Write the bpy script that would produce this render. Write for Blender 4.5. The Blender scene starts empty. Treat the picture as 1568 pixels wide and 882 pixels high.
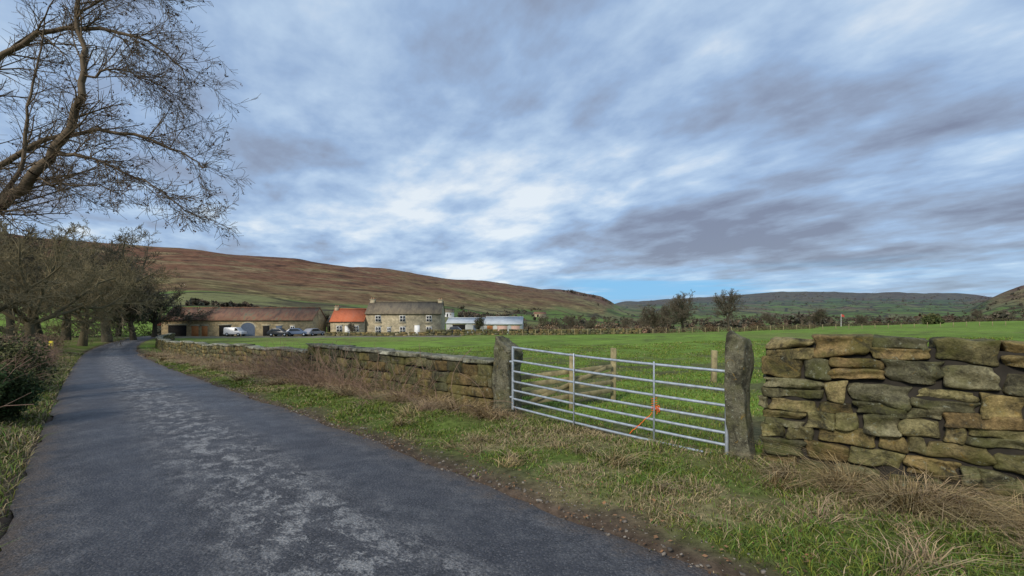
import bpy, math, random, mathutils
import numpy as np
R=np.random.RandomState(7); random.seed(7)
scene=bpy.context.scene
S2=math.sqrt(2)
# ------------------------------------------------------------ helpers
def link(o): scene.collection.objects.link(o); return o
def mk(name,V,Fs,mat=None,col=None,parent=None,smooth=False,zone=None,uv=None):
    V=np.asarray(V,dtype=np.float32)
    if isinstance(Fs,np.ndarray): Fs=[Fs]
    me=bpy.data.meshes.new(name)
    me.vertices.add(len(V)); me.vertices.foreach_set("co",V.ravel())
    idx=np.concatenate([f.ravel() for f in Fs]).astype(np.int32)
    ls=[];o=0
    for f in Fs:
        k=f.shape[1]; ls.append(o+np.arange(len(f))*k); o+=f.size
    ls=np.concatenate(ls).astype(np.int32)
    me.loops.add(len(idx)); me.loops.foreach_set("vertex_index",idx)
    me.polygons.add(len(ls)); me.polygons.foreach_set("loop_start",ls)
    me.update(calc_edges=True)
    if smooth: me.polygons.foreach_set("use_smooth",np.ones(len(ls),dtype=bool))
    def ca(nm,c):
        a=me.color_attributes.new(name=nm,type='FLOAT_COLOR',domain='POINT')
        c=np.asarray(c,dtype=np.float32)
        a.data.foreach_set("color",np.c_[c[:,:3],np.ones(len(c))].astype(np.float32).ravel())
    if col is not None: ca("Col",col)
    if zone is not None: ca("Zone",zone)
    if uv is not None:
        l=me.uv_layers.new(name="UVMap"); l.data.foreach_set("uv",np.asarray(uv,dtype=np.float32)[idx].ravel())
    if mat: me.materials.append(mat)
    ob=link(bpy.data.objects.new(name,me))
    if parent: ob.parent=parent
    return ob
def empty(name,loc=(0,0,0),rz=0):
    e=link(bpy.data.objects.new(name,None)); e.location=loc; e.rotation_euler=(0,0,rz); e.empty_display_size=.3
    return e
_T=R.rand(256,256)
def vn(x,y,s,off=0):
    x=np.asarray(x)*s+off*17.3; y=np.asarray(y)*s+off*31.7
    xi=np.floor(x).astype(int); yi=np.floor(y).astype(int); fx=x-xi; fy=y-yi
    fx=fx*fx*(3-2*fx); fy=fy*fy*(3-2*fy)
    g=lambda a,b:_T[a%256,b%256]
    return (g(xi,yi)*(1-fx)+g(xi+1,yi)*fx)*(1-fy)+(g(xi,yi+1)*(1-fx)+g(xi+1,yi+1)*fx)*fy
def fn(x,y,s,off=0,o=4): 
    r=0;a=.5;n=0
    for i in range(o): r=r+a*vn(x,y,s*2**i,off+i); n+=a; a*=.5
    return r/n
def ss(a,b,x):
    t=np.clip((x-a)/(b-a),0,1); return t*t*(3-2*t)
# ------------------------------------------------------------ materials
def nt(name):
    m=bpy.data.materials.new(name); m.use_nodes=True; t=m.node_tree; t.nodes.clear()
    out=t.nodes.new('ShaderNodeOutputMaterial'); b=t.nodes.new('ShaderNodeBsdfPrincipled')
    t.links.new(b.outputs[0],out.inputs[0]); return m,t,b
def N(t,ty,**k):
    n=t.nodes.new(ty)
    for a,v in k.items(): setattr(n,a,v)
    return n
def noise(t,vec,scale,detail=6,rough=.6,dist=0):
    n=N(t,'ShaderNodeTexNoise'); n.inputs['Scale'].default_value=scale; n.inputs['Detail'].default_value=min(detail,6)
    n.inputs['Roughness'].default_value=rough; n.inputs['Distortion'].default_value=dist
    if vec is not None: t.links.new(vec,n.inputs['Vector'])
    return n.outputs['Fac']
def mr(t,v,a,b,c,d,smooth=False):
    n=N(t,'ShaderNodeMapRange'); 
    if smooth: n.interpolation_type='SMOOTHSTEP'
    for i,x in zip((1,2,3,4),(a,b,c,d)): n.inputs[i].default_value=x
    t.links.new(v,n.inputs[0]); return n.outputs[0]
def mth(t,op,a,b=None):
    n=N(t,'ShaderNodeMath',operation=op)
    for i,x in enumerate((a,b)):
        if x is None: continue
        if isinstance(x,(int,float)): n.inputs[i].default_value=x
        else: t.links.new(x,n.inputs[i])
    return n.outputs[0]
def mix(t,f,a,b,mode='MIX'):
    n=N(t,'ShaderNodeMix',data_type='RGBA',blend_type=mode)
    for i,x in ((0,f),(6,a),(7,b)):
        if isinstance(x,(int,float)): n.inputs[i].default_value=x
        elif isinstance(x,tuple): n.inputs[i].default_value=(*x[:3],1)
        else: t.links.new(x,n.inputs[i])
    return n.outputs[2]
def ramp(t,f,stops):
    n=N(t,'ShaderNodeValToRGB'); e=n.color_ramp.elements
    while len(e)<len(stops): e.new(.5)
    for x,(p,c) in zip(e,stops): x.position=p; x.color=(*c,1)
    t.links.new(f,n.inputs[0]); return n.outputs[0]
def bump(t,b,h,strength,dist):
    n=N(t,'ShaderNodeBump'); n.inputs['Strength'].default_value=strength; n.inputs['Distance'].default_value=dist
    t.links.new(h,n.inputs['Height']); t.links.new(n.outputs[0],b.inputs['Normal'])
def mat(name,base=None,rough=.85,ns=5,amp=.3,bmp=0,metal=0,spec=.3,ns2=None,trans=0):
    m,t,b=nt(name); g=N(t,'ShaderNodeNewGeometry').outputs['Position']
    if base is None: c=N(t,'ShaderNodeAttribute',attribute_name='Col').outputs['Color']
    else: c=base
    n1=noise(t,g,ns,4); k=mr(t,n1,.3,.7,1-amp,1+amp)
    if ns2: k=mth(t,'MULTIPLY',k,mr(t,noise(t,g,ns2),.3,.7,1-amp,1+amp))
    cc=mix(t,1.0,c,k,'MULTIPLY'); t.links.new(cc,b.inputs['Base Color'])
    b.inputs['Roughness'].default_value=rough; b.inputs['Metallic'].default_value=metal
    b.inputs['Specular IOR Level'].default_value=spec
    if bmp: bump(t,b,n1,.6,bmp)
    return m
def plain(name,rough=.85,spec=.2):
    m,t,b=nt(name); t.links.new(N(t,'ShaderNodeAttribute',attribute_name='Col').outputs['Color'],b.inputs['Base Color'])
    b.inputs['Roughness'].default_value=rough; b.inputs['Specular IOR Level'].default_value=spec; return m
def stone_mat(name,lichen=.5,s=1.0,moss=.6):
    m,t,b=nt(name); g=N(t,'ShaderNodeNewGeometry').outputs['Position']
    c=N(t,'ShaderNodeAttribute',attribute_name='Col').outputs['Color']
    n1=noise(t,g,6*s,6,.65); n2=noise(t,g,38*s,5,.75); n3=noise(t,g,2.6*s,5,.65)
    c=mix(t,1.0,c,mr(t,n1,.3,.7,.5,1.5),'MULTIPLY'); c=mix(t,1.0,c,mr(t,n2,.3,.7,.55,1.45),'MULTIPLY')
    c=mix(t,mr(t,n3,.44,.60,0,moss),c,(.10,.105,.028))
    c=mix(t,mr(t,noise(t,g,3.7*s,6,.75,.5),.49,.63,0,.88),c,(.032,.030,.022))
    c=mix(t,mr(t,noise(t,g,16*s,5,.75),.60,.65,0,lichen),c,(.34,.36,.27))
    c=mix(t,mr(t,noise(t,g,8*s,5,.7,1),.62,.68,0,lichen*.8),c,(.32,.20,.04))
    t.links.new(c,b.inputs['Base Color']); b.inputs['Roughness'].default_value=.92; b.inputs['Specular IOR Level'].default_value=.15
    h=mth(t,'ADD',n1,mth(t,'MULTIPLY',n2,.45)); bump(t,b,h,1.0,.05/s)
    return m
M_stone=stone_mat('drystone'); M_post=stone_mat('gatepost_stone',.85,1.5,.4)
M_wallfar=stone_mat('roadwall_stone',.5,.8,.5)
M_dark=mat('wall_core',(.03,.026,.02),.95,8,.3)
M_twig=plain('twig',.9); M_leaf=plain('foliage',.8); M_grass=plain('grass_blades',.7,.2)
M_galv=mat('galvanised_steel',(.42,.46,.50),.45,14,.25,metal=.45,spec=.5)
M_wood=mat('weathered_wood',(.30,.25,.13),.85,9,.4,.005)
M_twine=mat('orange_twine',(.85,.16,.03),.8,20,.2)
# ------------------------------------------------------------ terrain functions
def W(u,v): return (np.asarray(v)-u)/S2,(np.asarray(u)+v)/S2
_uu=np.arange(-80,181,1.0)
_vv=np.interp(_uu,[-80,0,25,45,60,80,100,125,180],[1.0,1.22,1.95,2.8,3.9,6.5,10.5,18,40])
_vv=np.convolve(np.pad(_vv,8,mode='edge'),np.ones(17)/17,'valid')
def vc(u): return np.interp(u,_uu,_vv)
cols=[(-700,[(100,512),(200,480),(300,440),(560,340),(800,350),(6000,470)]),
(0,[(100,513),(200,470),(280,452),(515,353),(800,375),(6000,480)]),
(230,[(100,513),(200,468),(300,448),(460,410),(620,375),(900,395),(6000,480)]),
(300,[(100,513),(200,468),(300,448),(460,415),(645,379),(900,398),(6000,480)]),
(450,[(100,513),(200,480),(350,462),(520,430),(740,393),(1000,410),(6000,480)]),
(600,[(100,513),(200,490),(400,470),(620,440),(905,411),(1300,425),(6000,480)]),
(750,[(100,513),(200,502),(400,490),(600,472),(850,452),(1200,430),(1700,442),(6000,480)]),
(860,[(100,514),(200,508),(400,498),(700,480),(1000,462),(1515,443),(2000,452),(6000,480)]),
(925,[(100,514),(200,509),(400,500),(800,485),(1300,468),(1700,453),(2000,466),(6000,485)]),
(950,[(100,514),(200,509),(400,502),(800,490),(1300,482),(1700,474),(2200,468),(3000,462),(3500,466),(6000,485)]),
(1050,[(100,511),(200,506),(400,501),(800,493),(1300,486),(2000,472),(3000,456),(3500,464),(6000,485)]),
(1200,[(100,506),(200,500),(400,499),(800,491),(1300,486),(2000,466),(3000,445),(3600,456),(6000,485)]),
(1350,[(100,503),(160,498),(400,501),(800,492),(1300,486),(2000,466),(3000,447),(3600,458),(6000,485)]),
(1480,[(100,501),(150,493),(400,500),(800,492),(1300,484),(2000,466),(3000,449),(3600,458),(6000,485)]),
(1515,[(100,501),(150,492),(400,500),(800,487),(1300,466),(1500,454),(1800,462),(3000,454),(6000,485)]),
(1568,[(100,500),(150,491),(400,500),(800,482),(1300,444),(1500,434),(1800,448),(3000,460),(6000,485)]),
(2300,[(100,500),(150,491),(400,495),(800,470),(1300,430),(1500,415),(1800,430),(3000,450),(6000,485)])]
LY=np.linspace(math.log(90),math.log(6000),240); TT=np.linspace(-2.2,2.2,500)
A=np.array([np.interp(LY,[math.log(p[0]) for p in c[1]],[(490-p[1])/697 for p in c[1]]) for c in cols])
ct=np.array([(c[0]-784)/697 for c in cols])
Gd=np.array([np.interp(TT,ct,A[:,j]) for j in range(len(LY))])
def blur(a,k,ax):
    w=np.hanning(k+2)[1:-1]; w/=w.sum()
    return np.apply_along_axis(lambda r:np.convolve(np.pad(r,k//2,mode='edge'),w,'valid'),ax,a)
Gd=blur(blur(Gd,7,0),7,1)
def farS(t,Y):
    ti=np.clip((t+2.2)/4.4*499,0,498.99); yi=np.clip((np.log(np.maximum(Y,90))-LY[0])/(LY[-1]-LY[0])*239,0,238.99)
    a=ti.astype(int); b=yi.astype(int); fa=ti-a; fb=yi-b
    return (Gd[b,a]*(1-fa)+Gd[b,a+1]*fa)*(1-fb)+(Gd[b+1,a]*(1-fa)+Gd[b+1,a+1]*fa)*fb
def Hb(x,y):
    x=np.asarray(x,dtype=float); y=np.asarray(y,dtype=float)
    u=(y-x)/S2; q=.033*3*np.log1p(np.exp(np.clip((u-5)/3,-30,60)))
    zn=-1.55*np.tanh(q/1.55)
    Y=np.maximum(y,1.0); t=np.clip(x/Y,-2.2,2.2)
    zf=1.6+farS(t,Y)*Y+ (fn(x,y,.006,3)-.5)*np.clip(Y-200,0,1500)*.014+(fn(x,y,.03,4)-.5)*np.clip(Y-250,0,900)*.006
    w=ss(65,135,y)
    return zn*(1-w)+zf*w
def H(x,y):
    x=np.asarray(x,dtype=float); y=np.asarray(y,dtype=float)
    u=(y-x)/S2; v=(x+y)/S2; d=np.abs(v-vc(u))
    on=(u<120)
    off=ss(1.6,2.1,d)
    z=Hb(x,y)+off*(.03+(fn(x,y,1.2,1)-.5)*.14+(fn(x,y,.15,2)-.5)*.25*ss(3,8,d))
    z=z-np.where(on,.07*(1-ss(1.6,1.74,d)),0)
    z=z+.3*ss(1.9,3.6,vc(u)-v)*ss(60,30,y)
    return z
def colz(x,y):
    u=(y-x)/S2; v=(x+y)/S2; d=np.abs(v-vc(u)); n=x.size
    f=fn(x,y,.9,5); g=fn(x,y,.12,6)
    c=np.zeros((n,3))
    grass=np.array([.105,.145,.032]); field=np.array([.155,.235,.042]); straw=np.array([.24,.19,.10]); soil=np.array([.085,.062,.045])
    c[:]=grass
    infield=((v>5.9)|(y>90))
    c=np.where(infield[:,None],field*(.7+.55*g)[:,None],c)
    k=ss(.5,.68,f)*(~infield)*.7; c=c*(1-k[:,None])+straw*k[:,None]
    k=ss(4.2,5.2,v)*(v<5.8)*ss(-8,-2,u)*.45; c=c*(1-k[:,None])+straw*k[:,None]*.8
    k=(1-ss(1.7,2.1+(fn(x,y,1.6,9)-.3)*1.1,d))*(u<110); c=c*(1-k[:,None])+soil*k[:,None]
    k=ss(.42,.6,f)*infield*(1-ss(8,20,np.hypot(x-2,y-9)))*.7; c=c*(1-k[:,None])+soil*1.1*k[:,None]
    k=ss(.60,.7,fn(x,y,.5,11))*infield*(y<70)*.5; c=c*(1-k[:,None])+soil*k[:,None]
    k=ss(.5,.7,fn(x,y,.06,13))*infield*.4; c=c*(1-k[:,None])+np.array([.19,.19,.07])*k[:,None]
    k=ss(2.3,4,vc(u)-v)*(u<60)*.6; c=c*(1-k[:,None])+np.array([.13,.11,.055])*k[:,None]
    yard=((x>-68)&(x<-9)&(y>76)&(y<100)); k=yard*.85; c=c*(1-k[:,None])+np.array([.19,.165,.135])*k[:,None]
    Y=np.maximum(y,1); px=np.clip(x/Y,-2.2,2.2)*697+784
    Yb=np.interp(px,[-700,0,300,450,600,750,860,925,955,1050,1200,1480,1520,1568,2300],[240,260,310,360,430,650,850,950,2300,2500,2450,2450,1200,1000,900])
    nn=fn(x,y,.008,8)-.5
    moor=ss(.93,1.0,(y/Yb)+nn*.5)
    patch=ss(140,190,y)
    haze_tint=ss(500,4000,y)
    up=ss(.95,1.75,y/Yb+nn*.9)
    far_=(y>195); c[far_,0]=up[far_]
    return c,np.c_[moor,patch,haze_tint]
th=np.radians(np.r_[np.arange(-180,-64,4.0),np.arange(-64,64,.3),np.arange(64,180.1,4.0)])
rr=.5*1.0185**np.arange(0,512); rr=rr[rr<6500]
TH,RR=np.meshgrid(th,rr); X=RR*np.sin(TH); Yg=RR*np.cos(TH)
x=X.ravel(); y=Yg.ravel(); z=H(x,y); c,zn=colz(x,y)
nr,nc=TH.shape; I=np.arange(nr*nc).reshape(nr,nc)
F=np.stack([I[:-1,:-1],I[:-1,1:],I[1:,1:],I[1:,:-1]],-1).reshape(-1,4)
V=np.c_[x,y,z]
V=np.r_[V,[[0,0,float(H(np.array([0.]),np.array([0.]))[0])]]]; ci=len(V)-1
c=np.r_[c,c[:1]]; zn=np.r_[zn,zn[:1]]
F3=np.stack([np.full(nc-1,ci),I[0,1:],I[0,:-1]],-1)
m,t,b=nt('ground'); g=N(t,'ShaderNodeNewGeometry').outputs['Position']
c0=N(t,'ShaderNodeAttribute',attribute_name='Col').outputs['Color']; zo=N(t,'ShaderNodeAttribute',attribute_name='Zone').outputs['Color']
cs_=N(t,'ShaderNodeSeparateColor'); t.links.new(c0,cs_.inputs[0]); upper=cs_.outputs[0]
sp=N(t,'ShaderNodeSeparateColor'); t.links.new(zo,sp.inputs[0]); moor,patch,haze_tint=sp.outputs
nearn=noise(t,g,9,6,.72); c0=mix(t,1.0,c0,mr(t,nearn,.3,.7,.45,1.55),'MULTIPLY')
c0=mix(t,1.0,c0,mr(t,noise(t,g,.35,5,.65),.3,.7,.7,1.3),'MULTIPLY')
mp=N(t,'ShaderNodeMapping'); mp.inputs['Scale'].default_value=(.0115,.0065,0); mp.inputs['Rotation'].default_value=(0,0,.5); t.links.new(g,mp.inputs[0])
vo=N(t,'ShaderNodeTexVoronoi',feature='F1'); vo.inputs['Scale'].default_value=1; t.links.new(mp.outputs[0],vo.inputs['Vector'])
sc=N(t,'ShaderNodeSeparateColor'); t.links.new(vo.outputs['Color'],sc.inputs[0])
pc=ramp(t,sc.outputs[0],[(0,(.085,.13,.04)),(.3,(.14,.21,.05)),(.5,(.13,.15,.06)),(.7,(.20,.175,.085)),(.85,(.13,.20,.05)),(1,(.17,.12,.07))])
ve=N(t,'ShaderNodeTexVoronoi',feature='DISTANCE_TO_EDGE'); ve.inputs['Scale'].default_value=1; t.links.new(mp.outputs[0],ve.inputs['Vector'])
pc=mix(t,mr(t,ve.outputs['Distance'],.02,.05,.9,0),pc,(.045,.04,.028))
pc=mix(t,mr(t,noise(t,g,.011,6,.7),.51,.58,0,.85),pc,(.065,.055,.036))
pc=mix(t,1.0,pc,mr(t,noise(t,g,.12,5,.8),.3,.7,.6,1.4),'MULTIPLY')
c1=mix(t,patch,c0,pc)
mp2=N(t,'ShaderNodeMapping'); mp2.inputs['Scale'].default_value=(.009,.009,.085); t.links.new(g,mp2.inputs[0])
mn=noise(t,mp2.outputs[0],1.6,6,.70,.6)
mcU=ramp(t,mn,[(.32,(.045,.032,.026)),(.42,(.12,.064,.040)),(.50,(.18,.090,.052)),(.56,(.14,.10,.055)),(.62,(.25,.19,.10)),(.72,(.10,.085,.045))])
mcL=ramp(t,mn,[(.32,(.05,.042,.026)),(.42,(.14,.10,.050)),(.48,(.12,.11,.045)),(.54,(.26,.21,.095)),(.60,(.13,.13,.05)),(.70,(.19,.11,.06))])
mc=mix(t,upper,mcL,mcU)
mc=mix(t,mr(t,noise(t,mp2.outputs[0],.5,5,.6),.48,.6,0,.5),mc,(.15,.075,.045))
mc=mix(t,1.0,mc,mr(t,noise(t,g,.07,6,.8),.3,.7,.35,1.65),'MULTIPLY')
c2=mix(t,moor,c1,mc)
c2=mix(t,mr(t,haze_tint,0,.6,0,.62),c2,(.075,.098,.125))  # aerial haze painted into the ground's base colour, stronger with distance
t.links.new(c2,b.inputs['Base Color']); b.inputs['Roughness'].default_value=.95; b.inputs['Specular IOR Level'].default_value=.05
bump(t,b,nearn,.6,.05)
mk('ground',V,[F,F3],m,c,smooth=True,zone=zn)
# ------------------------------------------------------------ road
us=np.r_[np.arange(-30,40,.2),np.arange(40,122,1.0)]; vs=np.linspace(-1,1,25)
U,Q=np.meshgrid(us,vs,indexing='ij'); hw=1.72
edge=hw+(fn(U,np.sign(Q)*50,1.6,20)-.5)*.38*(np.abs(Q)>.99)
Vv=vc(U)+Q*edge; x,y=W(U,Vv); z=Hb(x,y)+.012+.03*(1-Q**2)-.025*(np.abs(Q)>.99)+(fn(x,y,1.1,70)-.5)*.02
nr,nc=U.shape; I=np.arange(nr*nc).reshape(nr,nc)
F=np.stack([I[:-1,:-1],I[:-1,1:],I[1:,1:],I[1:,:-1]],-1).reshape(-1,4)
m,t,b=nt('asphalt'); g=N(t,'ShaderNodeNewGeometry').outputs['Position']
uvn=N(t,'ShaderNodeUVMap',uv_map='UVMap').outputs[0]; su=N(t,'ShaderNodeSeparateXYZ'); t.links.new(uvn,su.inputs[0])
vcoord=su.outputs[1]
fine=noise(t,g,55,5,.9); med=noise(t,g,3.2,6,.82); big=noise(t,g,.6,5,.65)
base=ramp(t,med,[(.34,(.034,.034,.038)),(.48,(.062,.061,.066)),(.56,(.088,.086,.089)),(.68,(.15,.145,.14))])
cent=mth(t,'SUBTRACT',1.0,mr(t,mth(t,'ABSOLUTE',mth(t,'ADD',vcoord,-.02)),.0,.52,0,1,True))
st=N(t,'ShaderNodeMapping'); st.inputs['Scale'].default_value=(2.3,3.0,1); t.links.new(uvn,st.inputs[0])
pn=noise(t,st.outputs[0],2.6,6,.85,.3)
base=mix(t,mth(t,'MULTIPLY',mr(t,pn,.49,.58,0,.9,True),mth(t,'ADD',mth(t,'MULTIPLY',cent,.9),.14)),base,(.29,.28,.265))
tr=mth(t,'SUBTRACT',1.0,mr(t,mth(t,'ABSOLUTE',mth(t,'SUBTRACT',mth(t,'ABSOLUTE',vcoord),.55)),.05,.28,0,1,True))
base=mix(t,mth(t,'MULTIPLY',tr,mr(t,big,.35,.65,.2,.7)),base,(.038,.038,.046))
base=mix(t,mr(t,mth(t,'ADD',mth(t,'ABSOLUTE',vcoord),mth(t,'MULTIPLY',mth(t,'SUBTRACT',med,.5),.7)),.80,.98,0,.9,True),base,(.095,.072,.055))
base=mix(t,1.0,base,mr(t,fine,.36,.64,.25,1.9),'MULTIPLY')
vor=N(t,'ShaderNodeTexVoronoi'); vor.inputs['Scale'].default_value=45; t.links.new(g,vor.inputs['Vector'])
base=mix(t,mr(t,vor.outputs['Distance'],.14,.30,.7,0),base,(.22,.215,.21))
t.links.new(base,b.inputs['Base Color'])
t.links.new(mth(t,'SUBTRACT',mr(t,big,.35,.65,.55,.78),mth(t,'MULTIPLY',tr,.16)),b.inputs['Roughness']); b.inputs['Specular IOR Level'].default_value=.45
bump(t,b,mth(t,'ADD',fine,mth(t,'ADD',vor.outputs['Distance'],mth(t,'MULTIPLY',med,1.6))),1.0,.012)
mk('road',np.c_[x.ravel(),y.ravel(),z.ravel()],F,m,smooth=True,uv=np.c_[U.ravel()*.5,Q.ravel()])
# ------------------------------------------------------------ blades
def blades(name,P,h,w,col,lean=.4,mat=M_grass,bias=None):
    n=len(P); a=R.rand(n)*6.283; s=np.c_[np.cos(a),np.sin(a),np.zeros(n)]*(w/2)[:,None]
    b_=R.rand(n)*6.283 if bias is None else bias; l=np.c_[np.cos(b_),np.sin(b_),np.zeros(n)]*(h*lean*R.rand(n)*1.6)[:,None]
    up=np.zeros((n,3)); up[:,2]=1; hh=(h*(1-.25*lean))[:,None]
    P=P-up*.01
    V=np.stack([P-s,P+s,P+up*hh*.6+l*.35-s*.7,P+up*hh*.6+l*.35+s*.7,P+up*hh*(1-.25*lean)+l],1).reshape(-1,3)
    i=np.arange(n)[:,None]*5
    F=np.concatenate([i+np.array([[0,1,3]]),i+np.array([[0,3,2]]),i+np.array([[2,3,4]])])
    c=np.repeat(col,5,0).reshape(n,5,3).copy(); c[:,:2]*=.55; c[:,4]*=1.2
    return mk(name,V,F,mat,c.reshape(-1,3))
def gcol(n,x,y,strawp,k0=1.0):
    g=np.array([.15,.215,.035])*k0*(.4+.9*R.rand(n))[:,None]; g[:,0]*=(.7+.7*R.rand(n))
    s=np.array([.42,.33,.18])*(.45+.7*R.rand(n))[:,None]
    k=(R.rand(n)<strawp)[:,None]
    return np.where(k,s,g)
n=260000
u=-4.5+ (R.rand(n)**1.9)*38; v=vc(u)+1.65+R.rand(n)*(5.55-(vc(u)+1.65))+ .1*R.randn(n)
x,y=W(u,v); f=fn(x,y,1.9,33); e=v-vc(u)-1.72-(fn(x,y,1.6,9)-.35)*.8
keep=(R.rand(n)<(.32+1.9*(f-.3)))&((e>.1)|(R.rand(n)<.15)); u,v,x,y,f,e=[q[keep] for q in (u,v,x,y,f,e)]
n=len(u); dist=np.hypot(x,y); h=(.025+.13*R.rand(n)*(.15+1.8*np.clip(f-.25,0,1)))*(1+.02*dist)*(.45+.55*ss(0,.5,e)); w=.0045+.0009*dist
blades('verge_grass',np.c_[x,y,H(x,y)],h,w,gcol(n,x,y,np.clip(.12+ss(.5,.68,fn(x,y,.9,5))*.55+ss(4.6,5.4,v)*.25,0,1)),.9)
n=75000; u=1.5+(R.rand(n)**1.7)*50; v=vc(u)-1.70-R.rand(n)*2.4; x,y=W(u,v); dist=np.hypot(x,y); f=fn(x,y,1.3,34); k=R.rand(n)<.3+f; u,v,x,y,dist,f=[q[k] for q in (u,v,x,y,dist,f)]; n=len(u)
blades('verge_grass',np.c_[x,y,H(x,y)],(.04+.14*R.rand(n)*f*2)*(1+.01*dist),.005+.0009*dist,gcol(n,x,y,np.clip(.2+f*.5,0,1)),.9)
n=120000; y=5.5+(R.rand(n)**1.7)*34; x=(-.25+R.rand(n)*1.35)*y; v=(x+y)/S2; k=(v>5.75)&(fn(x,y,.9,5)+.12*R.rand(n)<.64); x,y=x[k],y[k]; n=len(x); dist=np.hypot(x,y)
gc=gcol(n,x,y,np.full(n,.06),1.12)
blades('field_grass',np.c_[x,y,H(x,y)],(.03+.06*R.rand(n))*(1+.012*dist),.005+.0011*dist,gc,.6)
def tufts(name,cent,nb,hmin,hmax,sp,colr=(.48,.37,.21),wk=1.0):
    Ps=[];hs=[];cs=[];bs=[]
    for (cx,cy,k) in cent:
        nn=int(nb*(.4+1.2*R.rand())*k); px=cx+sp*R.randn(nn)*.5; py=cy+sp*R.randn(nn)*.5
        sc_=(.4+.8*R.rand())*(.6+.4*k); bb=R.rand()*6.28
        Ps.append(np.c_[px,py,H(px,py)]); hs.append((hmin+(hmax-hmin)*R.rand(nn))*sc_); bs.append(bb+R.randn(nn)*1.0)
        cs.append(np.array(colr)*(.3+.85*R.rand(nn))[:,None]*np.array([1,1-.1*R.rand(),1-.25*R.rand()]))
    P=np.concatenate(Ps);h=np.concatenate(hs);dd=np.hypot(P[:,0],P[:,1])
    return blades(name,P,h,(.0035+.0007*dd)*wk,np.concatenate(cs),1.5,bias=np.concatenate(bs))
cen=[]
for i in range(36):
    u=-4+R.rand()*5.5; v=5.42-abs(R.randn())*.22; a,b_=W(u,v); cen.append((a,b_,1))
for i in range(14):
    u=-3.2+R.rand()*3.4; v=4.95-abs(R.randn())*.35; a,b_=W(u,v); cen.append((a,b_,.8))
for i in range(14):
    u=5.2+R.rand()*1.6; v=5.0+R.rand()*.3; a,b_=W(u,v); cen.append((a,b_,.5))
for i in range(16):
    u=-1+R.rand()*8; v=3.3+R.rand()*1.4; a,b_=W(u,v); cen.append((a,b_,.35))
for i in range(120):
    u=6.5+R.rand()**1.4*34; v=5.35-abs(R.randn())*.45; a,b_=W(u,v); cen.append((a,b_,.9))
tufts('dead_grass_tussocks',cen,220,.14,.66,.11)
cen=[]
for i in range(110):
    u=5+R.rand()**1.3*45; v=vc(u)-2.3-R.rand()*1.6; a,b_=W(u,v); cen.append((a,b_,.9))
tufts('dead_grass_tussocks',cen,120,.12,.55,.2,(.34,.26,.15))
# ------------------------------------------------------------ segs -> tubes
def tubes(segs,k):
    A=np.array([s[0] for s in segs]);B=np.array([s[1] for s in segs]);ra=np.array([s[2] for s in segs]);rb=np.array([s[3] for s in segs])
    d=B-A; d/=np.linalg.norm(d,axis=1)[:,None]+1e-9
    ref=np.where((np.abs(d[:,2])>.9)[:,None],np.array([[1.,0,0]]),np.array([[0,0,1.]]))
    s=np.cross(d,ref); s/=np.linalg.norm(s,axis=1)[:,None]; q=np.cross(d,s)
    an=np.arange(k)*2*math.pi/k
    ring=s[:,None,:]*np.cos(an)[None,:,None]+q[:,None,:]*np.sin(an)[None,:,None]
    V=np.concatenate([A[:,None]+ring*ra[:,None,None],B[:,None]+ring*rb[:,None,None]],1)
    n=len(segs); i=np.arange(n)[:,None,None]*2*k; j=np.arange(k); jn=(j+1)%k
    F=(i+np.stack([j,jn,jn+k,j+k],-1)[None]).reshape(-1,4)
    return V.reshape(-1,3),F
def mesh_segs(name,segs,mat,col=None,parent=None,thick=.03,seg_tint=None):
    big=[s for s in segs if s[2]>=thick]; sm=[s for s in segs if s[2]<thick]
    Vs=[];Fs=[];o=0
    for L,k in ((big,8),(sm,3)):
        if L:
            v,f=tubes(L,k); Vs.append(v);Fs.append(f+o);o+=len(v)
    V=np.concatenate(Vs)
    c=None
    if col is not None: c=np.tile(col,(len(V),1))*(.7+.6*fn(V[:,0]*3+V[:,2],V[:,1]*3+V[:,2]*2,2.0,60))[:,None]
    return mk(name,V,np.concatenate(Fs),mat,c,parent,smooth=True)
def rv(): 
    return np.array([random.gauss(0,1),random.gauss(0,1),random.gauss(0,1)])
def nrm(a): return a/(math.sqrt(float(a@a))+1e-9)
def grow(segs,p,d,L,r,lv,mx,wig,grav,nch,rmin,ratio=.62,start=.25,tips=None):
    n=max(2,min(9,int(L/.35)+1)) if lv>0 else 9
    if lv>=mx-1: n=min(n,3)
    st=L/n; rend=max(rmin,r*.35)
    for i in range(n):
        d=nrm(d+rv()*wig+np.array([0,0,grav*(1 if lv<2 else .8)])); q=p+d*st
        r1=r+(rend-r)*i/n; r2=r+(rend-r)*(i+1)/n
        segs.append((p,q,max(r1,rmin),max(r2,rmin)))
        if lv<mx and (i+1)/n>start:
            kk=nch[lv]/n/(1-start); kk=int(kk)+(random.random()<kk-int(kk))
            for _ in range(kk):
                a=nrm(np.cross(d,rv())); ang=math.radians(random.uniform(28,62)); cd=nrm(d*math.cos(ang)+a*math.sin(ang))
                grow(segs,p+(q-p)*random.random(),cd,L*ratio*random.uniform(.7,1.15)*(1-.35*(i/n)),max(rmin,r1*.55),lv+1,mx,wig,grav,nch,rmin,ratio,start,tips)
        p=q
    if tips is not None and lv==mx: tips.append(p)
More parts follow.
